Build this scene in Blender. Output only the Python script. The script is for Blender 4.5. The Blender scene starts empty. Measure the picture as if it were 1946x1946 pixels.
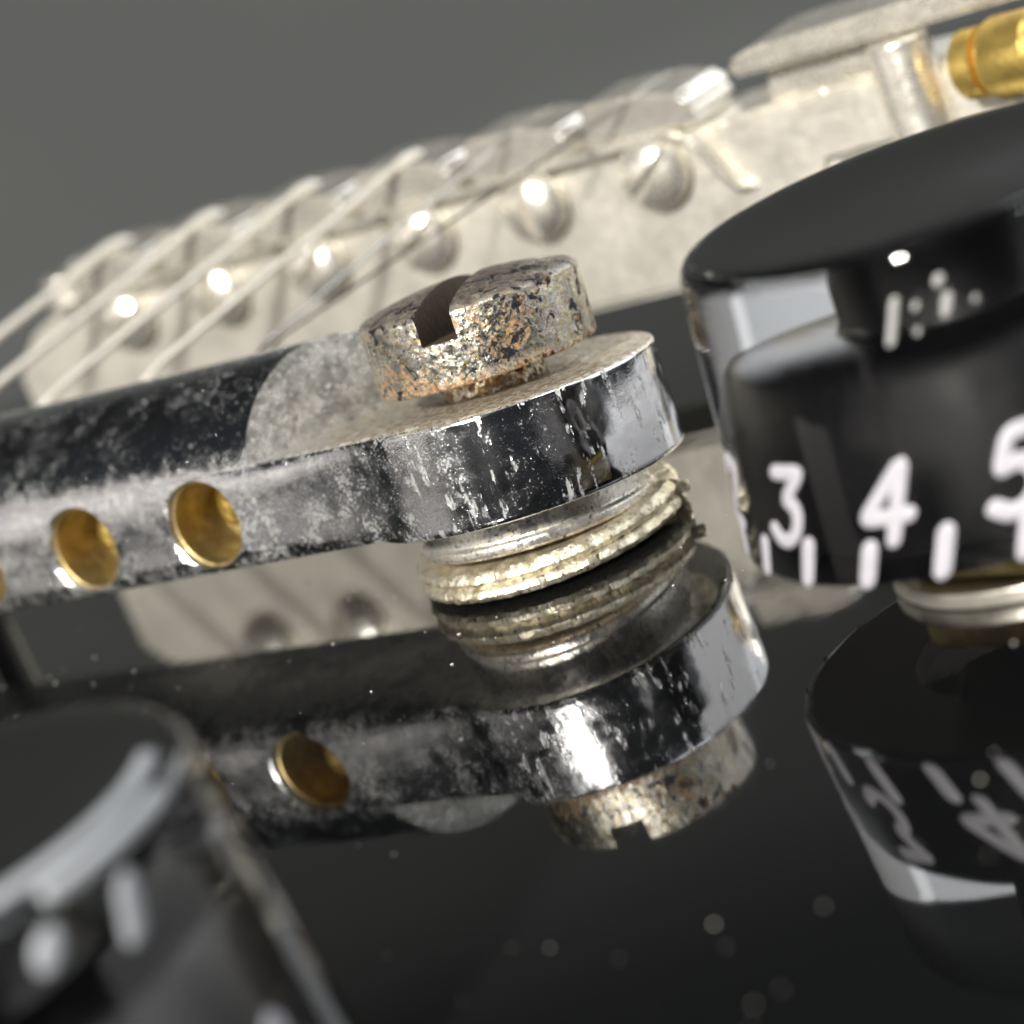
import bpy, bmesh, math, random
from mathutils import Vector, Matrix
random.seed(7)
MM = 0.001
S = bpy.context.scene
COL = S.collection
rad = math.radians

# ------------------------------------------------------------------ camera
PIT, ROLL, FPX = 0.2689, 0.3754, 4469.9
cam_d = bpy.data.cameras.new('camera'); cam = bpy.data.objects.new('camera', cam_d); COL.objects.link(cam); S.camera = cam
cam_d.sensor_width = 36; cam_d.lens = 36 * FPX / 1946
cam_d.clip_start = 0.005; cam_d.clip_end = 20
fw = Vector((0, math.cos(PIT), -math.sin(PIT))); up = Vector((0, math.sin(PIT), math.cos(PIT))); rt = Vector((1, 0, 0))
cx_ = math.cos(ROLL) * rt - math.sin(ROLL) * up
cy_ = math.sin(ROLL) * rt + math.cos(ROLL) * up
m = Matrix((cx_, cy_, -fw)).transposed().to_4x4(); m.translation = Vector((-1.741, -134.54, 40.05)) * MM
cam.matrix_world = m
cam_d.dof.use_dof = True; cam_d.dof.focus_distance = 0.127; cam_d.dof.aperture_fstop = 33
S.render.resolution_x = S.render.resolution_y = 1024
S.render.engine = 'CYCLES'
S.cycles.max_bounces = 14; S.cycles.transmission_bounces = 12; S.cycles.glossy_bounces = 8
S.view_settings.view_transform = 'Standard'; S.view_settings.look = 'None'; S.view_settings.exposure = 0; S.view_settings.gamma = 1

# ------------------------------------------------------------------ light: one hard lamp, dim unseen fills added for reflections, a dark room
W = bpy.data.worlds.new('World'); S.world = W; W.use_nodes = True
W.node_tree.nodes['Background'].inputs[0].default_value = (0.022, 0.024, 0.027, 1)
W.node_tree.nodes['Background'].inputs[1].default_value = 1.0
def lamp(name, az, el, dist, size, watts, col, target=(0, 10, 5), size_y=None):
    d = bpy.data.lights.new(name, 'AREA'); d.energy = watts; d.color = col; d.size = size
    d.shape = 'DISK'
    if size_y: d.shape = 'RECTANGLE'; d.size_y = size_y
    o = bpy.data.objects.new(name, d); COL.objects.link(o)
    t = Vector(target) * MM
    v = Vector((math.cos(rad(az)) * math.cos(rad(el)), math.sin(rad(az)) * math.cos(rad(el)), math.sin(rad(el))))
    o.location = t + v * dist
    o.rotation_euler = v.to_track_quat('Z', 'Y').to_euler()
    return o
lamp('key_lamp', -122, 30, 1.3, 0.15, 37, (1.0, 0.96, 0.90))
lamp('side_fill', -168, 12, 0.75, 0.50, 0.46, (1.0, 0.92, 0.85), size_y=0.26)  # unseen warm fill, added for the reflection on the arm's flank
lamp('rear_fill', 5, 22, 0.60, 0.85, 1.9, (1.0, 0.99, 0.98), size_y=0.42)  # unseen broad fill, added for the grey reflection on the boss
lamp('back_fill', 48, 24, 0.40, 0.26, 0.40, (0.95, 0.97, 1.0), size_y=0.20)  # unseen fill, added to brighten the rim of the front knob
lamp('front_fill', -38, 50, 0.45, 0.22, 0.55, (0.92, 0.96, 1.0), size_y=0.09)  # unseen soft fill, added for bright bands on the knob rims

# ------------------------------------------------------------------ helpers
def obj(name, bm, mat, parent=None, smooth=35, mats=None):
    me = bpy.data.meshes.new(name)
    bmesh.ops.scale(bm, vec=(MM, MM, MM), verts=bm.verts)
    bmesh.ops.recalc_face_normals(bm, faces=bm.faces)
    bm.to_mesh(me); bm.free()
    o = bpy.data.objects.new(name, me); COL.objects.link(o)
    if mat: me.materials.append(mat)
    finish(me, smooth)
    if parent: o.parent = parent
    return o
def finish(me, smooth=35):
    me.polygons.foreach_set('use_smooth', [True] * len(me.polygons))
    me.set_sharp_from_angle(angle=rad(smooth))
def tag(o, label, cat, group=None):
    o['label'] = label; o['category'] = cat
    if group: o['group'] = group
    return o
def empty(name, loc=(0, 0, 0), mat=None):
    o = bpy.data.objects.new(name, None); COL.objects.link(o); o.empty_display_size = 0.005
    if mat is not None: o.matrix_world = mat
    else: o.location = Vector(loc) * MM
    return o
def lathe(prof, n=96, bm=None, cx=0, cy=0):
    """prof: (r, z) from one axis end to the other; r may be 0 at the ends"""
    bm = bm or bmesh.new(); rings = []
    for r, z in prof:
        if r < 1e-6: rings.append([bm.verts.new((cx, cy, z))])
        else: rings.append([bm.verts.new((cx + r * math.cos(2 * math.pi * i / n), cy + r * math.sin(2 * math.pi * i / n), z)) for i in range(n)])
    for a, b in zip(rings, rings[1:]):
        for i in range(n):
            j = (i + 1) % n
            if len(a) == 1 and len(b) == 1: continue
            if len(a) == 1: bm.faces.new((a[0], b[i], b[j]))
            elif len(b) == 1: bm.faces.new((a[i], a[j], b[0]))
            else: bm.faces.new((a[i], a[j], b[j], b[i]))
    return bm
def fillet(pts, r, seg=4):
    """round the inner corners of an open polyline of 2-tuples; r number or list"""
    out = [pts[0]]
    for i in range(1, len(pts) - 1):
        rr = r[i] if isinstance(r, (list, tuple)) else r
        p, a, b = Vector(pts[i]), Vector(pts[i - 1]), Vector(pts[i + 1])
        u, v = (a - p), (b - p)
        k = min(rr, u.length * .49, v.length * .49)
        if k < 1e-4: out.append(tuple(p)); continue
        A, B = p + u.normalized() * k, p + v.normalized() * k
        for q in range(seg + 1):
            t = q / seg; out.append(tuple((1 - t) ** 2 * A + 2 * t * (1 - t) * p + t * t * B))
    out.append(pts[-1]); return out
def box(x0, x1, y0, y1, z0, z1, bm=None, bev=0, seg=2):
    bm = bm or bmesh.new()
    g = bmesh.ops.create_cube(bm, size=1)
    for v in g['verts']:
        v.co = Vector(((x0 + x1) / 2 + v.co.x * (x1 - x0), (y0 + y1) / 2 + v.co.y * (y1 - y0), (z0 + z1) / 2 + v.co.z * (z1 - z0)))
    if bev:
        es = {e for v in g['verts'] for e in v.link_edges}
        bmesh.ops.bevel(bm, geom=list(es), offset=bev, segments=seg, affect='EDGES', profile=.5)
    return bm
def tube(path, r, n=10, bm=None, cap=True, flat=None):
    """sweep a circle along a 3D polyline with rounded ends"""
    bm = bm or bmesh.new()
    P = [Vector(p) for p in path]; T = []
    for i in range(len(P)):
        a, b = P[max(i - 1, 0)], P[min(i + 1, len(P) - 1)]; T.append((b - a).normalized())
    seq = [(P[i], T[i], 1.0) for i in range(len(P))]
    if cap:
        pre = [(P[0] - T[0] * r * math.sin(a), T[0], math.cos(a)) for a in (1.4, 1.0, .5)]
        post = [(P[-1] + T[-1] * r * math.sin(a), T[-1], math.cos(a)) for a in (.5, 1.0, 1.4)]
        seq = pre + seq + post
    ref = Vector((0, 0, 1)) if abs(T[0].z) < .9 else Vector((1, 0, 0))
    nrm = (ref - T[0] * ref.dot(T[0])).normalized(); rings = []
    for p, t, s in seq:
        nrm = (nrm - t * nrm.dot(t)).normalized(); bn = t.cross(nrm)
        rr = r
        rings.append([bm.verts.new(p + (nrm * math.cos(2 * math.pi * i / n) + bn * math.sin(2 * math.pi * i / n)) * rr * s) for i in range(n)])
    for a, b in zip(rings, rings[1:]):
        for i in range(n):
            j = (i + 1) % n; bm.faces.new((a[i], a[j], b[j], b[i]))
    bm.faces.new(rings[0]); bm.faces.new(rings[-1]); return bm
def boolean(o, cutter, op):
    md = o.modifiers.new('b', 'BOOLEAN'); md.material_mode = 'TRANSFER'; md.object = cutter; md.operation = op; md.solver = 'EXACT'
    bpy.context.view_layer.update()
    me = bpy.data.meshes.new_from_object(o.evaluated_get(bpy.context.evaluated_depsgraph_get()))
    o.modifiers.clear(); old = o.data; o.data = me; me.name = old.name; bpy.data.meshes.remove(old)
    cm = cutter.data; bpy.data.objects.remove(cutter); bpy.data.meshes.remove(cm)
def copy_tree(o, parent=None):
    c = o.copy(); COL.objects.link(c)
    if parent: c.parent = parent
    for ch in list(o.children): copy_tree(ch, c)
    return c

# ------------------------------------------------------------------ materials
class NT:
    def __init__(s, name):
        s.m = bpy.data.materials.new(name); s.m.use_nodes = True; s.t = s.m.node_tree; s.n = s.t.nodes
        s.b = s.n['Principled BSDF']
    def node(s, typ, **kw):
        x = s.n.new(typ)
        for k, v in kw.items(): setattr(x, k, v)
        return x
    def put(s, sock, v):
        if isinstance(v, bpy.types.NodeSocket): s.t.links.new(v, sock)
        else: sock.default_value = v
    def coord(s):
        c = s.node('ShaderNodeTexCoord'); mp = s.node('ShaderNodeVectorMath', operation='SCALE')
        s.put(mp.inputs[0], c.outputs['Object']); mp.inputs['Scale'].default_value = 1000.0
        return mp.outputs[0]
    def stretch(s, v, sc, rot=(0, 0, 0)):
        x = s.node('ShaderNodeMapping'); s.put(x.inputs['Vector'], v); x.inputs['Scale'].default_value = sc; x.inputs['Rotation'].default_value = rot
        return x.outputs[0]
    def noise(s, v, scale, detail=3, rough=.55, dist=0):
        x = s.node('ShaderNodeTexNoise'); s.put(x.inputs['Vector'], v); x.inputs['Scale'].default_value = scale
        x.inputs['Detail'].default_value = detail; x.inputs['Roughness'].default_value = rough; x.inputs['Distortion'].default_value = dist
        return x.outputs['Fac']
    def voro(s, v, scale, feat='F1', rnd=1.0):
        x = s.node('ShaderNodeTexVoronoi', feature=feat); s.put(x.inputs['Vector'], v); x.inputs['Scale'].default_value = scale
        x.inputs['Randomness'].default_value = rnd
        return x.outputs['Distance']
    def math(s, op, a, b=0.0, c=0.0, clamp=False):
        x = s.node('ShaderNodeMath', operation=op); x.use_clamp = clamp
        s.put(x.inputs[0], a); s.put(x.inputs[1], b); s.put(x.inputs[2], c); return x.outputs[0]
    def ramp(s, v, lo, hi, a=0.0, b=1.0):
        x = s.node('ShaderNodeMapRange', interpolation_type='SMOOTHSTEP'); s.put(x.inputs['Value'], v)
        x.inputs['From Min'].default_value = lo; x.inputs['From Max'].default_value = hi
        x.inputs['To Min'].default_value = a; x.inputs['To Max'].default_value = b; return x.outputs['Result']
    def mix(s, f, a, b):
        x = s.node('ShaderNodeMix', data_type='RGBA'); s.put(x.inputs['Factor'], f)
        s.put(x.inputs[6], a); s.put(x.inputs[7], b); return x.outputs[2]
    def sep(s, v):
        x = s.node('ShaderNodeSeparateXYZ'); s.put(x.inputs[0], v); return x.outputs
    def bump(s, h, dist, strength=1.0, normal=None):
        x = s.node('ShaderNodeBump'); s.put(x.inputs['Height'], h); x.inputs['Distance'].default_value = dist; x.inputs['Strength'].default_value = strength
        if normal is not None: s.put(x.inputs['Normal'], normal)
        return x.outputs[0]
    def set(s, **kw):
        for k, v in kw.items(): s.put(s.b.inputs[k.replace('_', ' ')], v)
        return s.m
def C(r, g, b): return (r, g, b, 1)

def pitted_chrome():
    a = NT('pitted_chrome'); P = a.coord(); x, y, z = a.sep(P)
    # pitting is dense on the bar's flank, sparser on its crown, and thins out round the boss; d = distance out along the bar
    d = a.math('ADD', a.math('MULTIPLY', x, -.79), a.math('MULTIPLY', y, .613))
    along = a.ramp(d, -8.5, 1.0)
    big = a.noise(P, .33, 3, .6); mid = a.noise(P, 1.1, 3, .6)
    crown = a.ramp(z, 13.0, 9.0, .64, 1.0)
    dens = a.math('ADD', a.math('MULTIPLY', along, .60), a.math('MULTIPLY', a.ramp(big, .36, .64), .45))
    dens = a.math('MULTIPLY', dens, crown)
    dens = a.math('MULTIPLY', dens, a.ramp(mid, .30, .56, .55, 1.0), clamp=True)
    f1 = a.noise(P, 6.4, 4, .70, .5); f2 = a.noise(P, 3.3, 3, .62, .6); g = a.noise(P, 10.5, 2, .6)
    thr = a.math('SUBTRACT', .70, a.math('MULTIPLY', dens, .222))
    pit = a.ramp(a.math('SUBTRACT', a.math('ADD', a.math('MULTIPLY', f1, .78), a.math('MULTIPLY', f2, .22)), thr), 0.0, .055)
    blk = a.ramp(a.math('SUBTRACT', a.noise(P, 7.0, 3, .7, .7), a.math('SUBTRACT', .73, a.math('MULTIPLY', dens, .11))), 0, .03)
    sl = a.stretch(P, (1.0, 1.0, .22), (0.30, 0.1, 0))
    streak = a.ramp(a.noise(sl, 1.7, 4, .68), .57, .62)
    streak = a.math('MULTIPLY', streak, a.math('MULTIPLY', a.ramp(d, 3.5, -2.5), a.ramp(mid, .42, .58)))
    pit = a.math('MAXIMUM', pit, a.math('MULTIPLY', streak, .8))
    tone = a.noise(P, 1.9, 3, .6)
    corr = a.mix(a.ramp(tone, .42, .60), C(.42, .43, .45), C(.48, .475, .42))
    base = a.mix(pit, C(.72, .73, .75), corr)
    spark = a.math('MULTIPLY', a.ramp(g, .58, .66), pit)
    base = a.mix(spark, base, C(.80, .80, .76))
    base = a.mix(a.math('MULTIPLY', blk, .9), base, C(.03, .032, .036))
    r = a.math('SQRT', a.math('ADD', a.math('MULTIPLY', x, x), a.math('MULTIPLY', y, y)))
    flat = a.math('MULTIPLY', a.ramp(z, 10.3, 10.45), a.ramp(z, 10.75, 10.6))
    grime = a.math('MULTIPLY', flat, a.ramp(a.math('ADD', r, a.math('MULTIPLY', big, 6)), 22.0, 11.0), clamp=True)
    grime = a.math('MULTIPLY', grime, a.ramp(f2, .30, .50))
    base = a.mix(grime, base, a.mix(a.ramp(tone, .42, .6), C(.22, .15, .075), C(.46, .44, .36)))
    rough = a.math('ADD', a.math('MULTIPLY', dens, .20), .045)
    rough = a.math('ADD', rough, a.math('MULTIPLY', pit, .30))
    rough = a.math('ADD', rough, a.math('MULTIPLY', grime, .22), clamp=True)
    metal = a.math('SUBTRACT', 1.0, a.math('MULTIPLY', a.math('MAXIMUM', pit, grime), .70))
    h = a.math('SUBTRACT', a.math('MULTIPLY', g, a.math('MULTIPLY', dens, .5)), pit)
    h = a.math('SUBTRACT', h, a.math('MULTIPLY', blk, .8))
    h = a.math('ADD', h, a.math('MULTIPLY', a.noise(P, .55, 1), 1.0))
    return a.set(Base_Color=base, Metallic=metal, Roughness=rough, Normal=a.bump(h, .000045, .9))
def frosted():
    a = NT('frosted_casting'); P = a.coord(); n1 = a.noise(P, .7, 4, .65); n2 = a.noise(P, 3.2, 3, .65); n3 = a.noise(P, 6.0, 2, .6)
    base = a.mix(a.ramp(n1, .38, .62), C(.62, .62, .60), C(.30, .30, .29))
    base = a.mix(a.ramp(n2, .58, .66), base, C(.80, .80, .76))
    base = a.mix(a.ramp(n2, .40, .34), base, C(.16, .15, .12))
    return a.set(Base_Color=base, Metallic=.75, Roughness=a.math('ADD', .16, a.math('MULTIPLY', n1, .25)), Normal=a.bump(a.math('ADD', a.math('ADD', n2, n3), a.math('MULTIPLY', n1, 2.0)), .00010, .9))
def rusty_nickel():
    a = NT('rusty_nickel'); P = a.coord(); x, y, z = a.sep(P)
    n1 = a.noise(P, .30, 3, .6, .6); n2 = a.noise(P, .95, 5, .66, .8); n3 = a.noise(P, 1.5, 5, .68, 1.5); n4 = a.noise(P, 5.5, 3, .65); n5 = a.noise(P, 2.6, 4, .7, .8)
    base = a.mix(a.ramp(n2, .42, .56), C(.92, .88, .74), C(.60, .59, .55))
    base = a.mix(a.math('MULTIPLY', a.ramp(n5, .53, .59), .85), base, C(.62, .47, .20))
    low = a.ramp(z, 15.2, 12.0)
    rust = a.math('MULTIPLY', a.ramp(n3, .50, .44), a.ramp(a.math('ADD', n1, a.math('MULTIPLY', low, .12)), .50, .60))
    rust = a.math('MAXIMUM', rust, a.math('MULTIPLY', a.ramp(z, 12.6, 11.9), a.ramp(n3, .58, .48)))
    base = a.mix(a.math('MULTIPLY', rust, .95), base, a.mix(a.ramp(n4, .4, .6), C(.16, .070, .024), C(.46, .25, .085)))
    black = a.math('MULTIPLY', a.ramp(a.noise(P, 1.0, 5, .66, .9), .565, .59), a.ramp(n4, .28, .40))
    top = a.ramp(a.math('ADD', z, a.math('MULTIPLY', n1, 1.2)), 16.2, 16.9)
    brown = a.math('MULTIPLY', top, a.ramp(n2, .28, .44))
    base = a.mix(a.math('MULTIPLY', brown, .9), base, a.mix(a.ramp(n5, .45, .6), C(.040, .030, .026), C(.16, .125, .10)))
    base = a.mix(black, base, C(.008, .009, .014))
    rough = a.math('ADD', .19, a.math('ADD', a.math('MULTIPLY', rust, .30), a.math('MULTIPLY', black, .25)))
    rough = a.math('ADD', rough, a.math('MULTIPLY', a.ramp(n4, .45, .62), .14))
    metal = a.math('SUBTRACT', 1.0, a.math('MULTIPLY', a.math('MAXIMUM', rust, a.math('MAXIMUM', brown, black)), .75))
    h = a.math('ADD', a.math('MULTIPLY', n3, 1.0), a.math('SUBTRACT', a.math('MULTIPLY', n5, .8), a.math('MULTIPLY', black, 1.0)))
    return a.set(Base_Color=base, Metallic=metal, Roughness=rough, Normal=a.bump(h, .000060, .9))
def worn_steel():
    a = NT('worn_brassy_steel'); P = a.coord()
    v = a.stretch(P, (1, 1, .5)); n1 = a.noise(v, 1.3, 4, .65, .4); n2 = a.noise(v, 4.6, 3, .65); n3 = a.noise(P, .4, 2)
    base = a.mix(a.ramp(n1, .38, .62), C(.80, .75, .60), C(.54, .48, .34))
    base = a.mix(a.ramp(n2, .55, .68), base, C(.78, .75, .66))
    base = a.mix(a.ramp(n2, .42, .34), base, C(.06, .05, .04))
    return a.set(Base_Color=base, Metallic=.82, Roughness=a.math('ADD', .22, a.math('MULTIPLY', n1, .3)),
                 Normal=a.bump(a.math('ADD', n2, n1), .00010, 1.0))
def collar_mat():
    a = NT('spotted_chrome'); P = a.coord(); x, y, z = a.sep(P)
    n1 = a.noise(P, 1.1, 4, .65, .5); n2 = a.noise(P, 3.6, 3, .65)
    base = a.mix(a.ramp(n1, .52, .64), C(.86, .83, .76), C(.60, .54, .44))
    edge = a.math('MULTIPLY', a.ramp(z, 2.6, 1.7), a.ramp(n1, .36, .5))
    base = a.mix(a.math('MULTIPLY', edge, .35), base, C(.42, .25, .12))
    base = a.mix(a.ramp(n2, .60, .66), base, C(.08, .07, .06))
    return a.set(Base_Color=base, Metallic=.85, Roughness=a.math('ADD', .16, a.math('MULTIPLY', a.ramp(n1, .40, .62), .28)), Normal=a.bump(n2, .00004, .9))
def nickel(name, tint, r0=.30, bumpd=.00006):
    a = NT(name); P = a.coord(); n1 = a.noise(P, .25, 4, .6); n2 = a.noise(P, 1.2, 3, .6)
    k = a.mix(a.ramp(n1, .35, .68), C(*tint), C(*[t * .80 for t in tint]))
    return a.set(Base_Color=k, Metallic=.80, Roughness=a.math('ADD', r0, a.math('MULTIPLY', n2, .22)), Normal=a.bump(n2, bumpd, .7))
def brass():
    a = NT('aged_brass'); P = a.coord(); n1 = a.noise(P, .8, 4, .6); n2 = a.noise(P, 3, 3, .6)
    k = a.mix(a.ramp(n1, .35, .65), C(.54, .43, .20), C(.34, .26, .11))
    return a.set(Base_Color=k, Metallic=.85, Roughness=a.math('ADD', .30, a.math('MULTIPLY', n2, .2)), Normal=a.bump(n2, .00005, .8))
def gilt(name='bright_gilt', r0=.32):
    a = NT(name); P = a.coord(); n1 = a.noise(P, .6, 4, .6)
    return a.set(Base_Color=a.mix(a.ramp(n1, .35, .65), C(.95, .70, .20), C(.72, .50, .14)), Metallic=.85, Roughness=r0, Normal=a.bump(n1, .0002, .8))
def black_lacquer():
    a = NT('black_lacquer'); P = a.coord()
    n1 = a.noise(P, .05, 3, .6); n2 = a.noise(P, 1.4, 4, .7); sp = a.ramp(a.voro(P, .55), .045, .02)
    rough = a.math('ADD', .028, a.math('MULTIPLY', a.ramp(n1, .45, .75), .05))
    base = a.mix(a.math('MULTIPLY', sp, a.ramp(n1, .45, .6)), C(.0045, .0048, .005), C(.10, .10, .095))
    sw = a.ramp(a.noise(a.stretch(P, (.10, 2.2, 1), (0, 0, .7)), .8, 3, .6), .56, .72)
    rough = a.math('ADD', rough, a.math('MULTIPLY', sw, .035))
    return a.set(Base_Color=base, Roughness=rough, IOR=1.55, Specular_IOR_Level=.85, Normal=a.bump(a.math('ADD', a.noise(P, .22, 2), a.math('MULTIPLY', n2, .06)), .000012, .6))
def clear_plastic():
    a = NT('clear_acrylic'); P = a.coord(); n = a.noise(P, .6, 3)
    return a.set(Base_Color=C(.98, .985, .985), Roughness=a.ramp(n, .45, .8, .02, .07), IOR=1.49, Transmission_Weight=1.0, Normal=a.bump(a.noise(P, .35, 1), .00001, .5))
def plain(name, col, rough, metal=0, n=3.0, var=.15, bumpd=.00002):
    a = NT(name); P = a.coord(); q = a.noise(P, n, 3)
    return a.set(Base_Color=a.mix(q, C(*col), C(*[c * (1 - var) for c in col])), Roughness=rough, Metallic=metal, Normal=a.bump(q, bumpd, .6))
def string_mat(wound):
    a = NT('wound_string' if wound else 'plain_string'); P = a.coord(); n = a.noise(P, 1.0, 2)
    if wound: return a.set(Base_Color=a.mix(n, C(.90, .86, .77), C(.74, .70, .61)), Metallic=.65, Roughness=.42, Normal=a.bump(n, .00002, .5))
    return a.set(Base_Color=a.mix(n, C(.40, .39, .36), C(.30, .29, .27)), Metallic=1.0, Roughness=.22, Normal=a.bump(n, .00002, .5))
def cloth():
    a = NT('grey_cloth'); P = a.coord()
    n1 = a.noise(P, .008, 3); n2 = a.noise(P, .9, 2)
    return a.set(Base_Color=a.mix(a.ramp(n1, .3, .7), C(.082, .087, .085), C(.076, .080, .079)), Roughness=.95, Specular_IOR_Level=.1, Normal=a.bump(n2, .0003, .5))

M = dict(chrome=pitted_chrome(), frost=frosted(), rust=rusty_nickel(), washer=worn_steel(), collar=collar_mat(),
         nickel=nickel('satin_nickel', (.92, .88, .78), .30), saddle=nickel('bright_nickel', (.93, .89, .80), .10), bright=nickel('polished_nickel', (.96, .92, .82), .17),
         brass=brass(), gilt=gilt(), glint_gilt=gilt('glint_dome_gilt', .16), black=black_lacquer(), clear=clear_plastic(), core=plain('black_paint', (.006, .006, .007), .30),
         white=plain('white_ink', (.47, .46, .50), .5, 0, 1.2, .22), steel=plain('shaft_steel', (.55, .53, .48), .35, .9), washer2=nickel('nickel_washer', (.78, .74, .64), .25),
         wound=string_mat(True), plain=string_mat(False), cloth=cloth(), highlight=plain('painted_highlight', (.42, .44, .47), .5, 0, .8, .35), glint=plain('painted_glint', (.40, .40, .39), .4, 0, 2.0, .4), dust=plain('pale_dust', (.62, .60, .55), .8), slot=plain('rusty_slot', (.075, .045, .022), .7, 0, 2.0, .6, .0001))  # includes pale colours that stand for highlights and glints on the knobs

# ------------------------------------------------------------------ setting: grey cloth under and behind
bm = bmesh.new(); prof = [(-700, -45), (420, -45)]
for i in range(7):
    t = i / 6 * math.pi / 2; prof.append((420 + 26 * math.sin(t), -45 + 26 * (1 - math.cos(t))))
prof += [(446, 30), (446, 70)]
for i in range(1, 17):  # unseen overhang, curved forward to darken the cloth's reflection in the lacquer
    t = i / 16 * rad(105); prof.append((446 - 230 * (1 - math.cos(t)), 70 + 230 * math.sin(t)))
rows = [[bm.verts.new((x, y, z)) for x in (-1000, 1000)] for y, z in prof]
for a, b in zip(rows, rows[1:]): bm.faces.new((a[0], a[1], b[1], b[0]))
bd = obj('backdrop', bm, M['cloth']); bd['kind'] = 'structure'

# ------------------------------------------------------------------ black guitar top
bm = bmesh.new(); n = 120; ring = []
for i in range(n):
    t = 2 * math.pi * i / n; e = .42
    cxp = math.copysign(abs(math.cos(t)) ** e, math.cos(t)) * 172; cyp = math.copysign(abs(math.sin(t)) ** e, math.sin(t)) * 168 - 45
    ring.append((cxp, cyp))
lay = []
for ins, z in ((0, -44), (0, -4), (.4, -2), (1.5, -.5), (3.5, 0)):
    lay.append([bm.verts.new((x * (1 - ins / 170), (y + 45) * (1 - ins / 170) - 45, z)) for x, y in ring])
for a, b in zip(lay, lay[1:]):
    for i in range(n): bm.faces.new((a[i], a[(i + 1) % n], b[(i + 1) % n], b[i]))
bm.faces.new(lay[-1]); bm.faces.new(lay[0])
body = obj('electric_guitar', bm, M['black'])
tag(body, 'glossy black lacquered guitar body top mirroring the chrome arm and knobs', 'guitar')

# ------------------------------------------------------------------ vibrato arm (leaning frame of its pivot screw)
TX, TY = .0536, .0865
w = Vector((TX, TY, 1)).normalized(); u = (Vector((1, 0, 0)) - w * w.x).normalized(); v = w.cross(u)
AF = Matrix((u, v, w)).transposed().to_4x4(); AF.translation = (Vector((0, 0, 8)) - w * 8) * MM
arm = empty('vibrato_arm', mat=AF)
tag(arm, 'pitted chrome vibrato arm with brass lined side holes and rusty slotted pivot screw', 'vibrato arm')
AL, OFF, H0, H1, RB = 2.482, 8.85, 4.14, 10.51, 9.62
ad = Vector((math.cos(AL), math.sin(AL))); an = Vector((-ad.y, ad.x))
def A3(d, off, h): p = ad * d + an * off; return Vector((p.x, p.y, h))
# bar section (off, h), closed loop
sec = [(OFF, 7), (OFF, 8.6)]
for i in range(1, 13):
    t = i / 12 * math.pi / 2; sec.append((1.8 + (OFF - 1.8) * math.cos(t) ** 1.12, 8.6 + 7.3 * math.sin(t) ** 1.0))
for i in range(1, 12):
    t = math.pi / 2 + i / 12 * math.pi / 2; sec.append((1.8 - 7.8 * abs(math.cos(t)) ** .90, 8.6 + 7.3 * math.sin(t) ** 1.0))
sec += [(-6.0, 8.6), (-5.6, 7.6), (-3.2, 5.2), (-2.6, 4.5), (-1.8, H0), (OFF - 1.5, H0), (OFF - .75, H0 + .18), (OFF - .22, H0 + .65), (OFF, H0 + 1.4)]
bm = bmesh.new(); st = []
for d in (0.3, 12, 24, 36, 48, 60, 72, 80):
    hs = 1 + max(0, d - 12) * .0009
    st.append([bm.verts.new(A3(d, o, H0 + (h - H0) * hs)) for o, h in sec])
for a, b in zip(st, st[1:]):
    for i in range(len(sec)): bm.faces.new((a[i], a[(i + 1) % len(sec)], b[(i + 1) % len(sec)], b[i]))
bm.faces.new(st[0]); bm.faces.new(st[-1])
arm_body = obj('arm_bar', bm, M['chrome'], arm)
# boss
bp = fillet([(0, H0), (RB, H0), (RB, H1), (0, H1)], [0, .45, .35, 0], 4)
boss = obj('t', lathe(bp, 160), M['chrome'], arm)
boolean(arm_body, boss, 'UNION')
# scoop: round pocket cut down to the boss flat
scb = bmesh.new(); outl = [(15.0, 14), (13.0, 8.85), (12.0, 6), (11.0, 3), (10.0, 0), (9.0, -3), (7.6, -7), (7.2, -8), (-16, -8), (-16, 14)]
lo = [scb.verts.new(A3(d_, o_, H1 - .002)) for d_, o_ in outl]; hi = [scb.verts.new(A3(d_ + (1.0 if d_ > 0 else 0), o_, 24)) for d_, o_ in outl]
for q in range(len(outl)): scb.faces.new((lo[q], lo[(q + 1) % len(outl)], hi[(q + 1) % len(outl)], hi[q]))
scb.faces.new(lo); scb.faces.new(hi)
sc = obj('t', scb, M['chrome'], arm); sc.data.materials.append(M['frost'])
for p_ in sc.data.polygons: p_.material_index = 1 if abs(p_.normal.z) < .5 else 0
boolean(arm_body, sc, 'DIFFERENCE')
ch = bmesh.new(); tri = [[ch.verts.new(A3(d_, o_, h_)) for o_, h_ in ((OFF - .55, H1 + .1), (OFF + .6, H1 + .1), (OFF + .6, H1 - 1.15), (OFF + .1, H1 - .65))] for d_ in (-.5, 12.4)]
for q in range(4): ch.faces.new((tri[0][q], tri[0][(q + 1) % 4], tri[1][(q + 1) % 4], tri[1][q]))
ch.faces.new(tri[0]); ch.faces.new(tri[1])
boolean(arm_body, obj('t', ch, M['chrome'], arm), 'DIFFERENCE')
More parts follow.
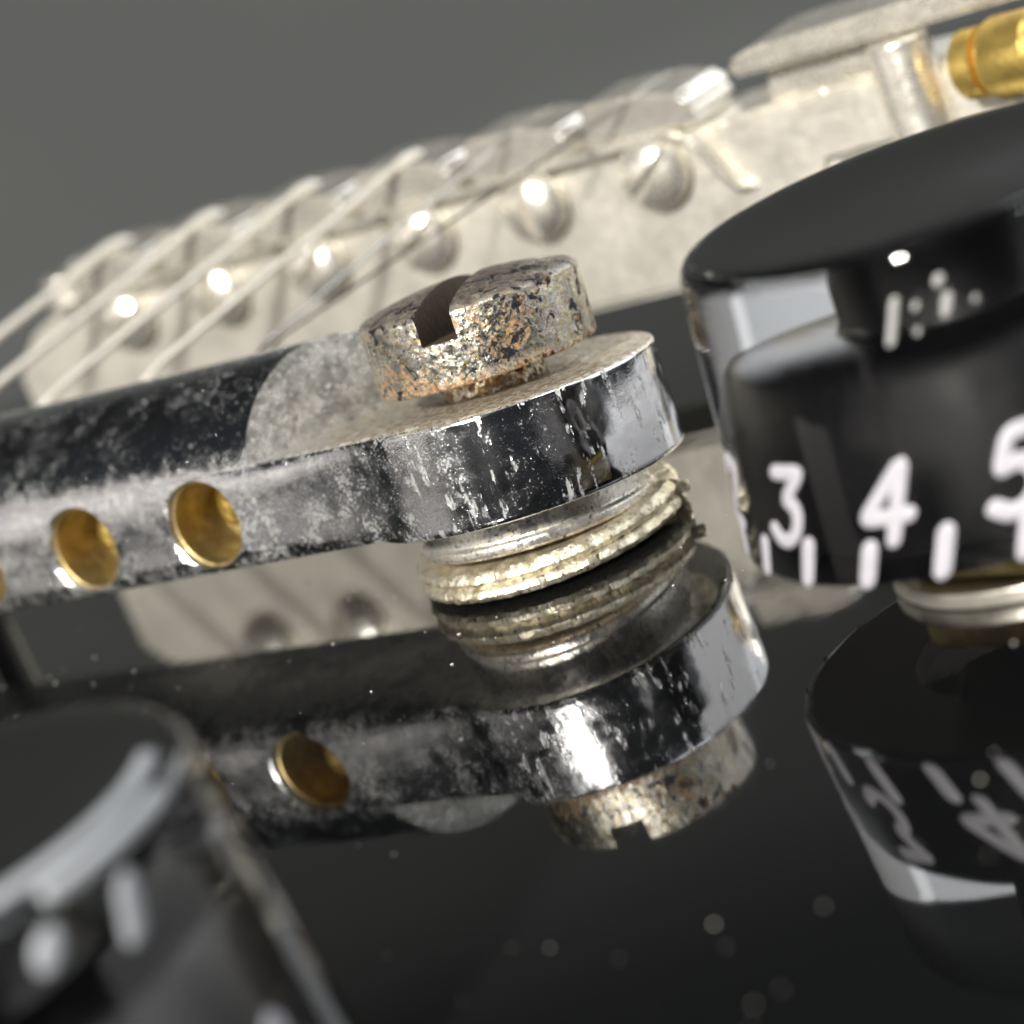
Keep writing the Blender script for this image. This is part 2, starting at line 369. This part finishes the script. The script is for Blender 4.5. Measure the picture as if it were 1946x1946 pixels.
# side holes
HZ, HR = 7.45, 2.75
def along_hole(d, prof, n=64):
    bm = lathe(prof, n)
    ax = Vector((-an.x, -an.y, 0)); tx = Vector((ad.x, ad.y, 0)); R = Matrix((tx, ax.cross(tx), ax)).transposed().to_4x4()
    bmesh.ops.transform(bm, matrix=Matrix.Translation(A3(d, OFF, HZ)) @ R, verts=bm.verts); return bm
HOLES = (17.75, 28.45, 39.15, 49.85, 60.55)
for d in HOLES:
    boolean(arm_body, obj('t', along_hole(d, [(0, -2), (HR + .42, -2), (HR + .42, -.01), (HR + .34, .0), (HR + .1, .16), (HR, .42), (HR, 9.2), (0, 9.2)]), M['chrome'], arm), 'DIFFERENCE')
finish(arm_body.data, 32)
for d in HOLES:
    pr = [(HR - .02, .45), (HR - .05, .50), (HR - .16, .55), (HR - .18, 4.6), (HR - .5, 5.0), (1.9, 5.1), (1.75, 5.3), (1.75, 7.4), (1.2, 7.9), (0, 8.1)]
    obj('brass_bushing', along_hole(d, pr), M['brass'], arm, 30)
for d in HOLES[:3]:  # domes added to give the bright gold glint inside the visible holes
    b_ = along_hole(d, [(0, 1.7), (.6, 1.8), (1.15, 2.2), (1.45, 2.9), (1.45, 6.0), (0, 6.0)], 32)
    bmesh.ops.translate(b_, vec=A3(-.75, 0, .35), verts=b_.verts)
    obj('glint_dome', b_, M['glint_gilt'], arm, 50)
# pivot screw
ZS0, ZS1, RS = 11.75, 16.42, 6.72
sp = fillet([(0, H1 - 1.5), (3.2, H1 - 1.5), (3.2, ZS0), (RS - .1, ZS0), (RS, ZS1 - .42), (RS - .45, ZS1 - .08)], [0, 0, 0, .25, .15, 0], 3) + [(r_, ZS1 - .08 + .85 * (1 - (r_ / (RS - .45)) ** 2)) for r_ in (5.4, 4.5, 3.6, 2.7, 1.8, .9, 0)]
screw = obj('pivot_screw', lathe(sp, 128), M['rust'], arm)
bmx = box(-12, 12, -1.1, 1.1, ZS1 - 1.95, ZS1 + 3); bmesh.ops.rotate(bmx, cent=(0, 0, 0), matrix=Matrix.Rotation(rad(69), 3, 'Z'), verts=bmx.verts)
boolean(screw, obj('t', bmx, M['slot'], arm), 'DIFFERENCE'); finish(screw.data, 32)
# collar under the boss, then a split spring washer on the lacquer
obj('collar', lathe(fillet([(5, 1.9), (7.05, 1.9), (7.25, 2.1), (7.25, 2.55), (7.0, 2.75), (7.1, H0 + .05), (5, H0 + .05)], .12, 3), 128), M['collar'], arm)
bm = bmesh.new(); N = 150; prev = None; A0 = rad(-14)
for i in range(N + 1):
    t = A0 + rad(352) * i / N; hz = .06 + .30 * i / N
    q = []
    for r, z in ((5.4, .15), (5.55, 0), (7.9, 0), (8.2, .14), (8.32, .42), (8.2, .72), (7.9, .88), (8.1, 1.02), (8.3, 1.3), (8.2, 1.6), (7.9, 1.82), (5.55, 1.85), (5.4, 1.7)):
        jr = r + (.09 * math.sin(i * 1.7) * math.sin(i * .43 + 1) + random.uniform(-.05, .05) if r > 7 else 0); jz = random.uniform(-.04, .04) if z > .2 else 0
        q.append(bm.verts.new((jr * math.cos(t), jr * math.sin(t), z + hz + jz)))
    if prev:
        for j in range(13): bm.faces.new((prev[j], prev[(j + 1) % 13], q[(j + 1) % 13], q[j]))
    else: bm.faces.new(q)
    prev = q
bm.faces.new(prev)
wsh = obj('spring_washer', bm, M['washer'], arm)
wsh.matrix_parent_inverse = AF.inverted()
bm = box(8.0, 8.95, -1.2, -.5, 1.0, 1.65, bev=.22); bmesh.ops.rotate(bm, cent=(0, 0, 0), matrix=Matrix.Rotation(rad(-12), 3, 'Z'), verts=bm.verts)
tab = obj('washer_tab', bm, M['washer'], wsh)

# ------------------------------------------------------------------ numbered clear knobs
KT, KB, RT, RBm = 18.57, 4.25, 11.95, 13.35
def cone_r(z): return RBm + (z - KB) / (KT - KB) * (RT - RBm)
GL = {'0': [[(.33, 1), (.1, .85), (.02, .5), (.1, .15), (.33, 0), (.56, .15), (.64, .5), (.56, .85), (.33, 1)]],
      '1': [[(.12, .8), (.35, 1), (.35, 0)]],
      '2': [[(.03, .78), (.14, .95), (.34, 1), (.54, .92), (.6, .72), (.48, .48), (.03, .02), (.64, .0)]],
      '3': [[(.08, 1), (.62, 1), (.33, .60), (.52, .55), (.63, .38), (.60, .14), (.42, 0), (.20, .02), (.04, .17)]],
      '4': [[(.50, 0), (.50, 1), (.0, .30), (.70, .30)]],
      '5': [[(.60, 1), (.14, 1), (.08, .56), (.32, .64), (.54, .54), (.64, .32), (.54, .08), (.30, 0), (.04, .13)]],
      '6': [[(.56, .95), (.25, .8), (.05, .4), (.12, .1), (.33, 0), (.56, .1), (.62, .32), (.5, .52), (.3, .55), (.08, .4)]],
      '7': [[(.03, 1), (.62, 1), (.25, 0)]],
      '8': [[(.33, .54), (.1, .72), (.14, .94), (.33, 1), (.52, .94), (.56, .72), (.33, .54), (.06, .32), (.1, .07), (.33, 0), (.56, .07), (.6, .32), (.33, .54)]],
      '9': [[(.1, .05), (.4, .2), (.6, .6), (.54, .9), (.33, 1), (.1, .9), (.04, .68), (.16, .48), (.36, .45), (.58, .6)]]}
def dense(pts, step=.06):
    out = []
    for a, b in zip(pts, pts[1:]):
        k = max(1, int(math.dist(a, b) / step))
        out += [(a[0] + (b[0] - a[0]) * i / k, a[1] + (b[1] - a[1]) * i / k) for i in range(k)]
    out.append(pts[-1])
    for _ in range(2): out = [out[0]] + [tuple((out[i - 1][q] + 2 * out[i][q] + out[i + 1][q]) / 4 for q in (0, 1)) for i in range(1, len(out) - 1)] + [out[-1]]
    return out
def on_cone(strokes, az, z0, hgt, r):
    """strokes in (right, up) mm about a vertical line at azimuth az; flat inked relief on the side of the knob"""
    bm = bmesh.new()
    for s in strokes:
        path = [(px, 0, pz) for px, pz in s]
        b2 = tube(path, r, 10)
        for vv in b2.verts:
            px, py, pz = vv.co; px += .40 * (pz - .5); z = z0 + pz; R = cone_r(z) + py * .22; t = az + px / cone_r(z); vv.co = (R * math.cos(t), R * math.sin(t), z)
        me = bpy.data.meshes.new('t'); b2.to_mesh(me); b2.free(); bm.from_mesh(me); bpy.data.meshes.remove(me)
    return bm
def make_knob():
    k = empty('numbered_knob')
    obj('clear_shell', lathe(fillet([(0, KB), (RBm, KB), (RT, KT), (RT - 1.9, KT)], [0, .35, .95, 0], 6) + [(r_, KT - .18 * (1 - (r_ / (RT - 1.9)) ** 2)) for r_ in (9.0, 8.0, 7.0, 6.0, 4.8, 3.6, 2.4, 1.2, 0)], 192), M['clear'], k, 40)
    core = [(0, KB + 3.2), (7.4, KB + 3.2), (7.6, KB - .02), (8.95, KB - .02), (8.75, 7.5), (7.75, 11.8), (7.4, 12.5), (6.7, 12.9), (4.0, 13.1), (3.8, 13.6), (3.75, KT - .8), (0, KT - .8)]
    c = obj('black_core', lathe(core, 128), M['core'], k)
    obj('black_underside', lathe([(7.6, KB - .06), (RBm - .45, KB - .06), (RBm - .45, KB + .10), (7.6, KB + .10)], 128), M['core'], k)
    obj('top_disc', lathe(fillet([(0, KT - .75), (RT - 1.0, KT - .75), (RT - .95, KT - .48), (0, KT - .48)], .1, 2), 128), M['core'], k)
    for i in range(11):
        az = rad(-104.5 - 25.8 * (5 - i)); H = 3.35; out = []; x0 = 0; txt = str(i); wd = .66 * H
        for ch in txt:
            for s in GL[ch]: out.append([((px - .33 - .42 * (len(txt) - 1)) * H * .92 + x0, pz * H) for px, pz in dense(s)])
            x0 += .84 * H
        obj('numeral', on_cone(out, az, 6.35, H, .37), M['white'], k)
    for i in range(21):
        az = rad(-104.5 - 15.8 * (10 - i)); big = i % 2 == 0
        obj('tick_mark', on_cone([[(0, 0), (0, .5), (0, 1.0), (0, 1.35 if big else 1.6)]], az, KB + .42, 1, .43), M['white'], k)
    obj('shaft', lathe([(0, -.2), (3.0, -.2), (3.0, KB + 2), (0, KB + 2)], 48), M['steel'], k)
    return k
knob = make_knob(); knob.location = Vector((21.34, -28.79, 0)) * MM
tag(knob, 'clear black cored knob with crisp numerals 3 4 5 beside the chrome arm boss', 'knob', 'numbered control knobs')
k2 = copy_tree(knob); k2.location = Vector((-27.4, -55, -3.72)) * MM; k2.rotation_euler.z = rad(-62)
k2['label'] = 'clear black cored knob standing in front of the holed side of the arm'
def arc(r, z, a0, a1, n=26, wob=.12): return [(r * math.cos(t), r * math.sin(t), z(t) if callable(z) else z) for t in [rad(a0 + (a1 - a0) * i / n) for i in range(n + 1)]]
for a0, a1, r_, z_, w_ in ((-2, 58, 10.55, KT - .10, .42), (12, 42, 11.62, KT - .38, .40)):  # pale strips that paint lamp highlights along the knob's rim
    obj('rim_highlight', tube(arc(r_, z_, a0, a1), w_, 10), M['highlight'], k2)
for az_, z0_, l_, w_ in ((22.4, 15.7, 1.15, .55), (8, 16.75, .12, .62)):  # pale pill and dot imitating highlights below the rim
    obj('glint_mark', on_cone([[(0, 0), (0, l_ * .5), (0, l_)]], rad(az_), z0_, 1, w_), M['highlight'], k2)
for az_, z0_, l_, w_ in ((-117, 14.75, 1.6, .20), (-110.3, 15.9, .05, .16), (-104.6, 16.65, .05, .24), (-105, 15.35, .55, .22), (-111.4, 14.85, .04, .15), (-99, 15.45, .05, .13)):  # pale marks on the outer wall, painted glints of the knob's inside
    obj('glint_mark', on_cone([[(0, 0), (0, l_ * .5), (0, l_)]], rad(az_), z0_, 1, w_), M['glint'], knob)
def make_nut():
    e = empty('shaft_nut')
    obj('washer', lathe(fillet([(3.2, 0.0), (7.35, 0.0), (7.35, .85), (3.2, .85)], .18, 3), 96), M['washer2'], e)
    bm = bmesh.new(); hexr = 6.9; lv = []
    for ins, z in ((.35, .9), (0, 1.1), (0, 2.25), (.4, 2.5)):
        lv.append([bm.verts.new(((hexr - ins) * math.cos(rad(60 * i + 12)), (hexr - ins) * math.sin(rad(60 * i + 12)), z)) for i in range(6)])
    for a, b in zip(lv, lv[1:]):
        for i in range(6): bm.faces.new((a[i], a[(i + 1) % 6], b[(i + 1) % 6], b[i]))
    bm.faces.new(lv[0]); bm.faces.new(lv[-1])
    bmesh.ops.bevel(bm, geom=[e2 for e2 in bm.edges if abs(e2.verts[0].co.z - e2.verts[1].co.z) > .5], offset=.25, segments=2, affect='EDGES')
    obj('hex_nut', bm, M['brass'], e)
    return e
nut = make_nut(); nut.location = knob.location
tag(nut, 'brass hex nut on a pale washer under the knob beside the arm boss', 'nut')

# ------------------------------------------------------------------ bridge
BY = -.6242
BF = Matrix.Rotation(BY, 4, 'Z'); BF.translation = Vector((-25.85, 61.45, 0)) * MM
br = empty('bridge', mat=BF)          # local x along the bridge, -y towards the strings' tail end
tag(br, 'satin nickel bridge with six saddles and slotted dome screws behind the arm', 'bridge')
# bar: outline in (s, z) extruded in y
out = [(-15, 5.6), (-14, 4.7), (61, 4.7), (63.5, 7), (65, 11), (81, 11.2), (83.5, 12), (83.5, 13.2), (79, 15.2), (66, 16.2), (58, 15.9), (-6, 15.9), (-11, 14.8), (-15, 11.5)]
def extr(outl, y0, y1, bev=.4):
    bm = bmesh.new()
    f = bm.faces.new([bm.verts.new((s, y0, z)) for s, z in outl]); g = bmesh.ops.extrude_face_region(bm, geom=[f])
    bmesh.ops.translate(bm, vec=(0, y1 - y0, 0), verts=[e for e in g['geom'] if isinstance(e, bmesh.types.BMVert)])
    if bev: bmesh.ops.bevel(bm, geom=list(bm.edges), offset=bev, segments=3, affect='EDGES')
    return bm
obj('bridge_bar', extr(out, .7, 10.5, .55), M['nickel'], br)
obj('end_plate', extr([(60.5, 18.6), (86, 18.3), (86, 20.0), (82, 20.3), (62.2, 20.3), (60.5, 19.8)], -.6, 9.0, .35), M['bright'], br)
obj('end_block', extr([(61.5, 16.0), (70, 15.9), (69.6, 18.5), (62.2, 18.5)], 1.6, 8.6, .3), M['bright'], br)
SD = [i * 10.4 for i in range(6)]
for i, s in enumerate(SD):
    wd = 4.45
    o_ = [(s - wd, 16.1), (s + wd, 16.1), (s + wd, 17.4), (s + wd - .5, 18.6), (s + .6, 19.5), (s, 19.2), (s - .6, 19.5), (s - wd + .3, 19.7), (s - wd, 18.9)]
    sd_ = obj('saddle', extr(o_, .2, 7.5, .35), M['saddle'], br)
rots = (20, 75, 48, 35, 92, 40)
for i, s in enumerate(SD):
    R = 2.75
    pr = [(0, .9), (1.1, .9), (1.1, -.05), (R - .1, -.05), (R, -.4)] + [(R * math.cos(t), -.4 - 1.5 * math.sin(t)) for t in [rad(a) for a in (12, 25, 40, 55, 70, 82)]] + [(0, -1.9)]
    bm = lathe([(r, -z) for r, z in pr], 56)
    sc_ = obj('saddle_screw', bm, M['bright'], br)
    bs_ = box(-4, 4, -.42, .42, 1.15, 3); bmesh.ops.rotate(bs_, cent=(0, 0, 0), matrix=Matrix.Rotation(rad(rots[i]), 3, 'Z'), verts=bs_.verts)
    boolean(sc_, obj('t', bs_, M['bright'], br), 'DIFFERENCE'); finish(sc_.data, 32)
    sc_.rotation_euler = (rad(90), 0, 0); sc_.location = Vector((s, .55, 13.68)) * MM
wp = [(-7, -.35, 16.0)] + [(s, -.45, 16.25) for s in range(-3, 52, 5)] + [(54.2, -.45, 16.2), (55.6, -.45, 15.6), (56.5, -.4, 14.2), (57.3, -.3, 12.4), (58.0, 0, 11.2), (58.8, .6, 10.9), (59.4, 1.2, 10.9)]
obj('retaining_wire', tube(wp, .30, 10), M['bright'], br)
def post(s, y):
    p = obj('post', lathe(fillet([(0, -.3), (2.6, -.3), (2.6, 3.0), (2.15, 3.05), (2.15, 18.1), (0, 18.2)], .25, 3), 64), M['bright'], br)
    p.location = Vector((s, y, 0)) * MM
    bm = bmesh.new(); rg = []
    for z, ins in ((2.2, .5), (2.5, 0), (4.1, 0), (4.4, .5)):
        rg.append([bm.verts.new(((4.4 - ins - (.2 if i % 2 else 0)) * math.cos(2 * math.pi * i / 96), (4.4 - ins - (.25 if i % 2 else 0)) * math.sin(2 * math.pi * i / 96), z)) for i in range(96)])
    for a, b in zip(rg, rg[1:]):
        for i in range(96): bm.faces.new((a[i], a[(i + 1) % 96], b[(i + 1) % 96], b[i]))
    bm.faces.new(rg[0]); bm.faces.new(rg[-1])
    obj('thumbwheel', bm, M['nickel'], p, 20)
post(72.4, 0.2); post(-9.5, 5.5)
pr = [(0, -3.4), (2.0, -3.4), (2.3, -3.1), (2.3, -1.6), (1.5, -1.5), (1.5, -1.0), (2.5, -.9), (2.7, -.5), (2.7, 2.6), (2.4, 3), (0, 3)]
gb = obj('brass_adjuster', lathe(pr, 48), M['gilt'], br); gb.rotation_euler = (rad(90), 0, rad(75)); gb.location = Vector((80.0, -1.4, 15.2)) * MM

# ------------------------------------------------------------------ strings: from each saddle down towards the tail end
GA = [(.46, 'thickest wound string, over the bridge saddle farthest from the numbered knob', True), (.56, 'thick wound string over the second saddle from the left bridge end', True),
      (.38, 'wound string over the third bridge saddle, next to two thicker ones', True), (.34, 'wound string crossing the dome screws at the middle of the bridge', True),
      (.13, 'thin plain steel string on the fifth saddle, beside the wound ones', False), (.10, 'thinnest plain steel string, over the saddle beside the retaining wire end', False)]
GA[1] = (.42, 'thick wound string second from the bridge end that lacks the brass adjuster', True)
GA[0] = (.46, 'thickest wound string, on the saddle at the bridge end without brass adjuster', True)
nrm = Vector((math.sin(BY), -math.cos(BY), 0)); sdv = Vector((math.cos(BY), math.sin(BY), 0)); B0 = Vector((-25.85, 61.45, 0))
for s, (r, lab, wound) in zip(SD, GA):
    base = B0 + sdv * s; pts = []
    for t, z in ((-5.5, 17.9), (-4.5, 18.9), (-3.4, 19.4), (-1.5, 19.55), (0, 19.3), (2.0, 18.75), (5, 17.9), (12, 16.15), (17, 14.85), (21, 13.8), (22.6, 13.0), (23.4, 11.8), (23.6, 10.6), (23.4, 9.4)):
        sh = -(10.4 if s < 50 else 19.5) * max(t, 0) / 21
        pts.append(base + sdv * sh + nrm * t + Vector((0, 0, z + r - .25)))
    fine = []
    if wound:
        bm = tube(pts, r, 14)
    else: bm = tube(pts, r, 10)
    tag(obj('guitar_string', bm, M['wound' if wound else 'plain'], None), lab, 'string', 'strings over the bridge')
# bar behind the arm that the strings are anchored to
tp = empty('tailpiece', mat=Matrix.Translation((B0 + sdv * 20 + nrm * 22.6) * MM) @ Matrix.Rotation(BY, 4, 'Z'))
tag(tp, 'nickel string anchor bar tucked low behind the vibrato arm', 'tailpiece')
bm = bmesh.new(); g = lathe(fillet([(0, -36), (1.9, -36), (1.9, 13), (0, 13)], .6, 4), 40, bm)
bmesh.ops.rotate(bm, cent=(0, 0, 0), matrix=Matrix.Rotation(rad(90), 3, 'Y'), verts=bm.verts); bmesh.ops.translate(bm, vec=(0, 0, 9.2), verts=bm.verts)
obj('tail_bar', bm, M['nickel'], tp)
for sx in (-34, -25): obj('tail_post', lathe([(0, -.3), (1.4, -.3), (1.4, 8), (0, 8)], 40, None, sx, 0), M['black'], tp)

# ------------------------------------------------------------------ dust on the lacquer
bm = bmesh.new()
for i in range(420):
    x, y = random.uniform(-45, 60), random.uniform(-105, 40); r = random.choice((.035, .045, .06, .09))
    g = bmesh.ops.create_icosphere(bm, subdivisions=1, radius=r, matrix=Matrix.Translation((x, y, r * .4)) @ Matrix.Rotation(random.uniform(0, 3), 4, 'Z') @ Matrix.Diagonal((random.uniform(.7, 1.8), 1, .6, 1)))
d = obj('dust', bm, M['dust']); d['kind'] = 'stuff'; tag(d, 'pale dust specks scattered over the black lacquer', 'dust')
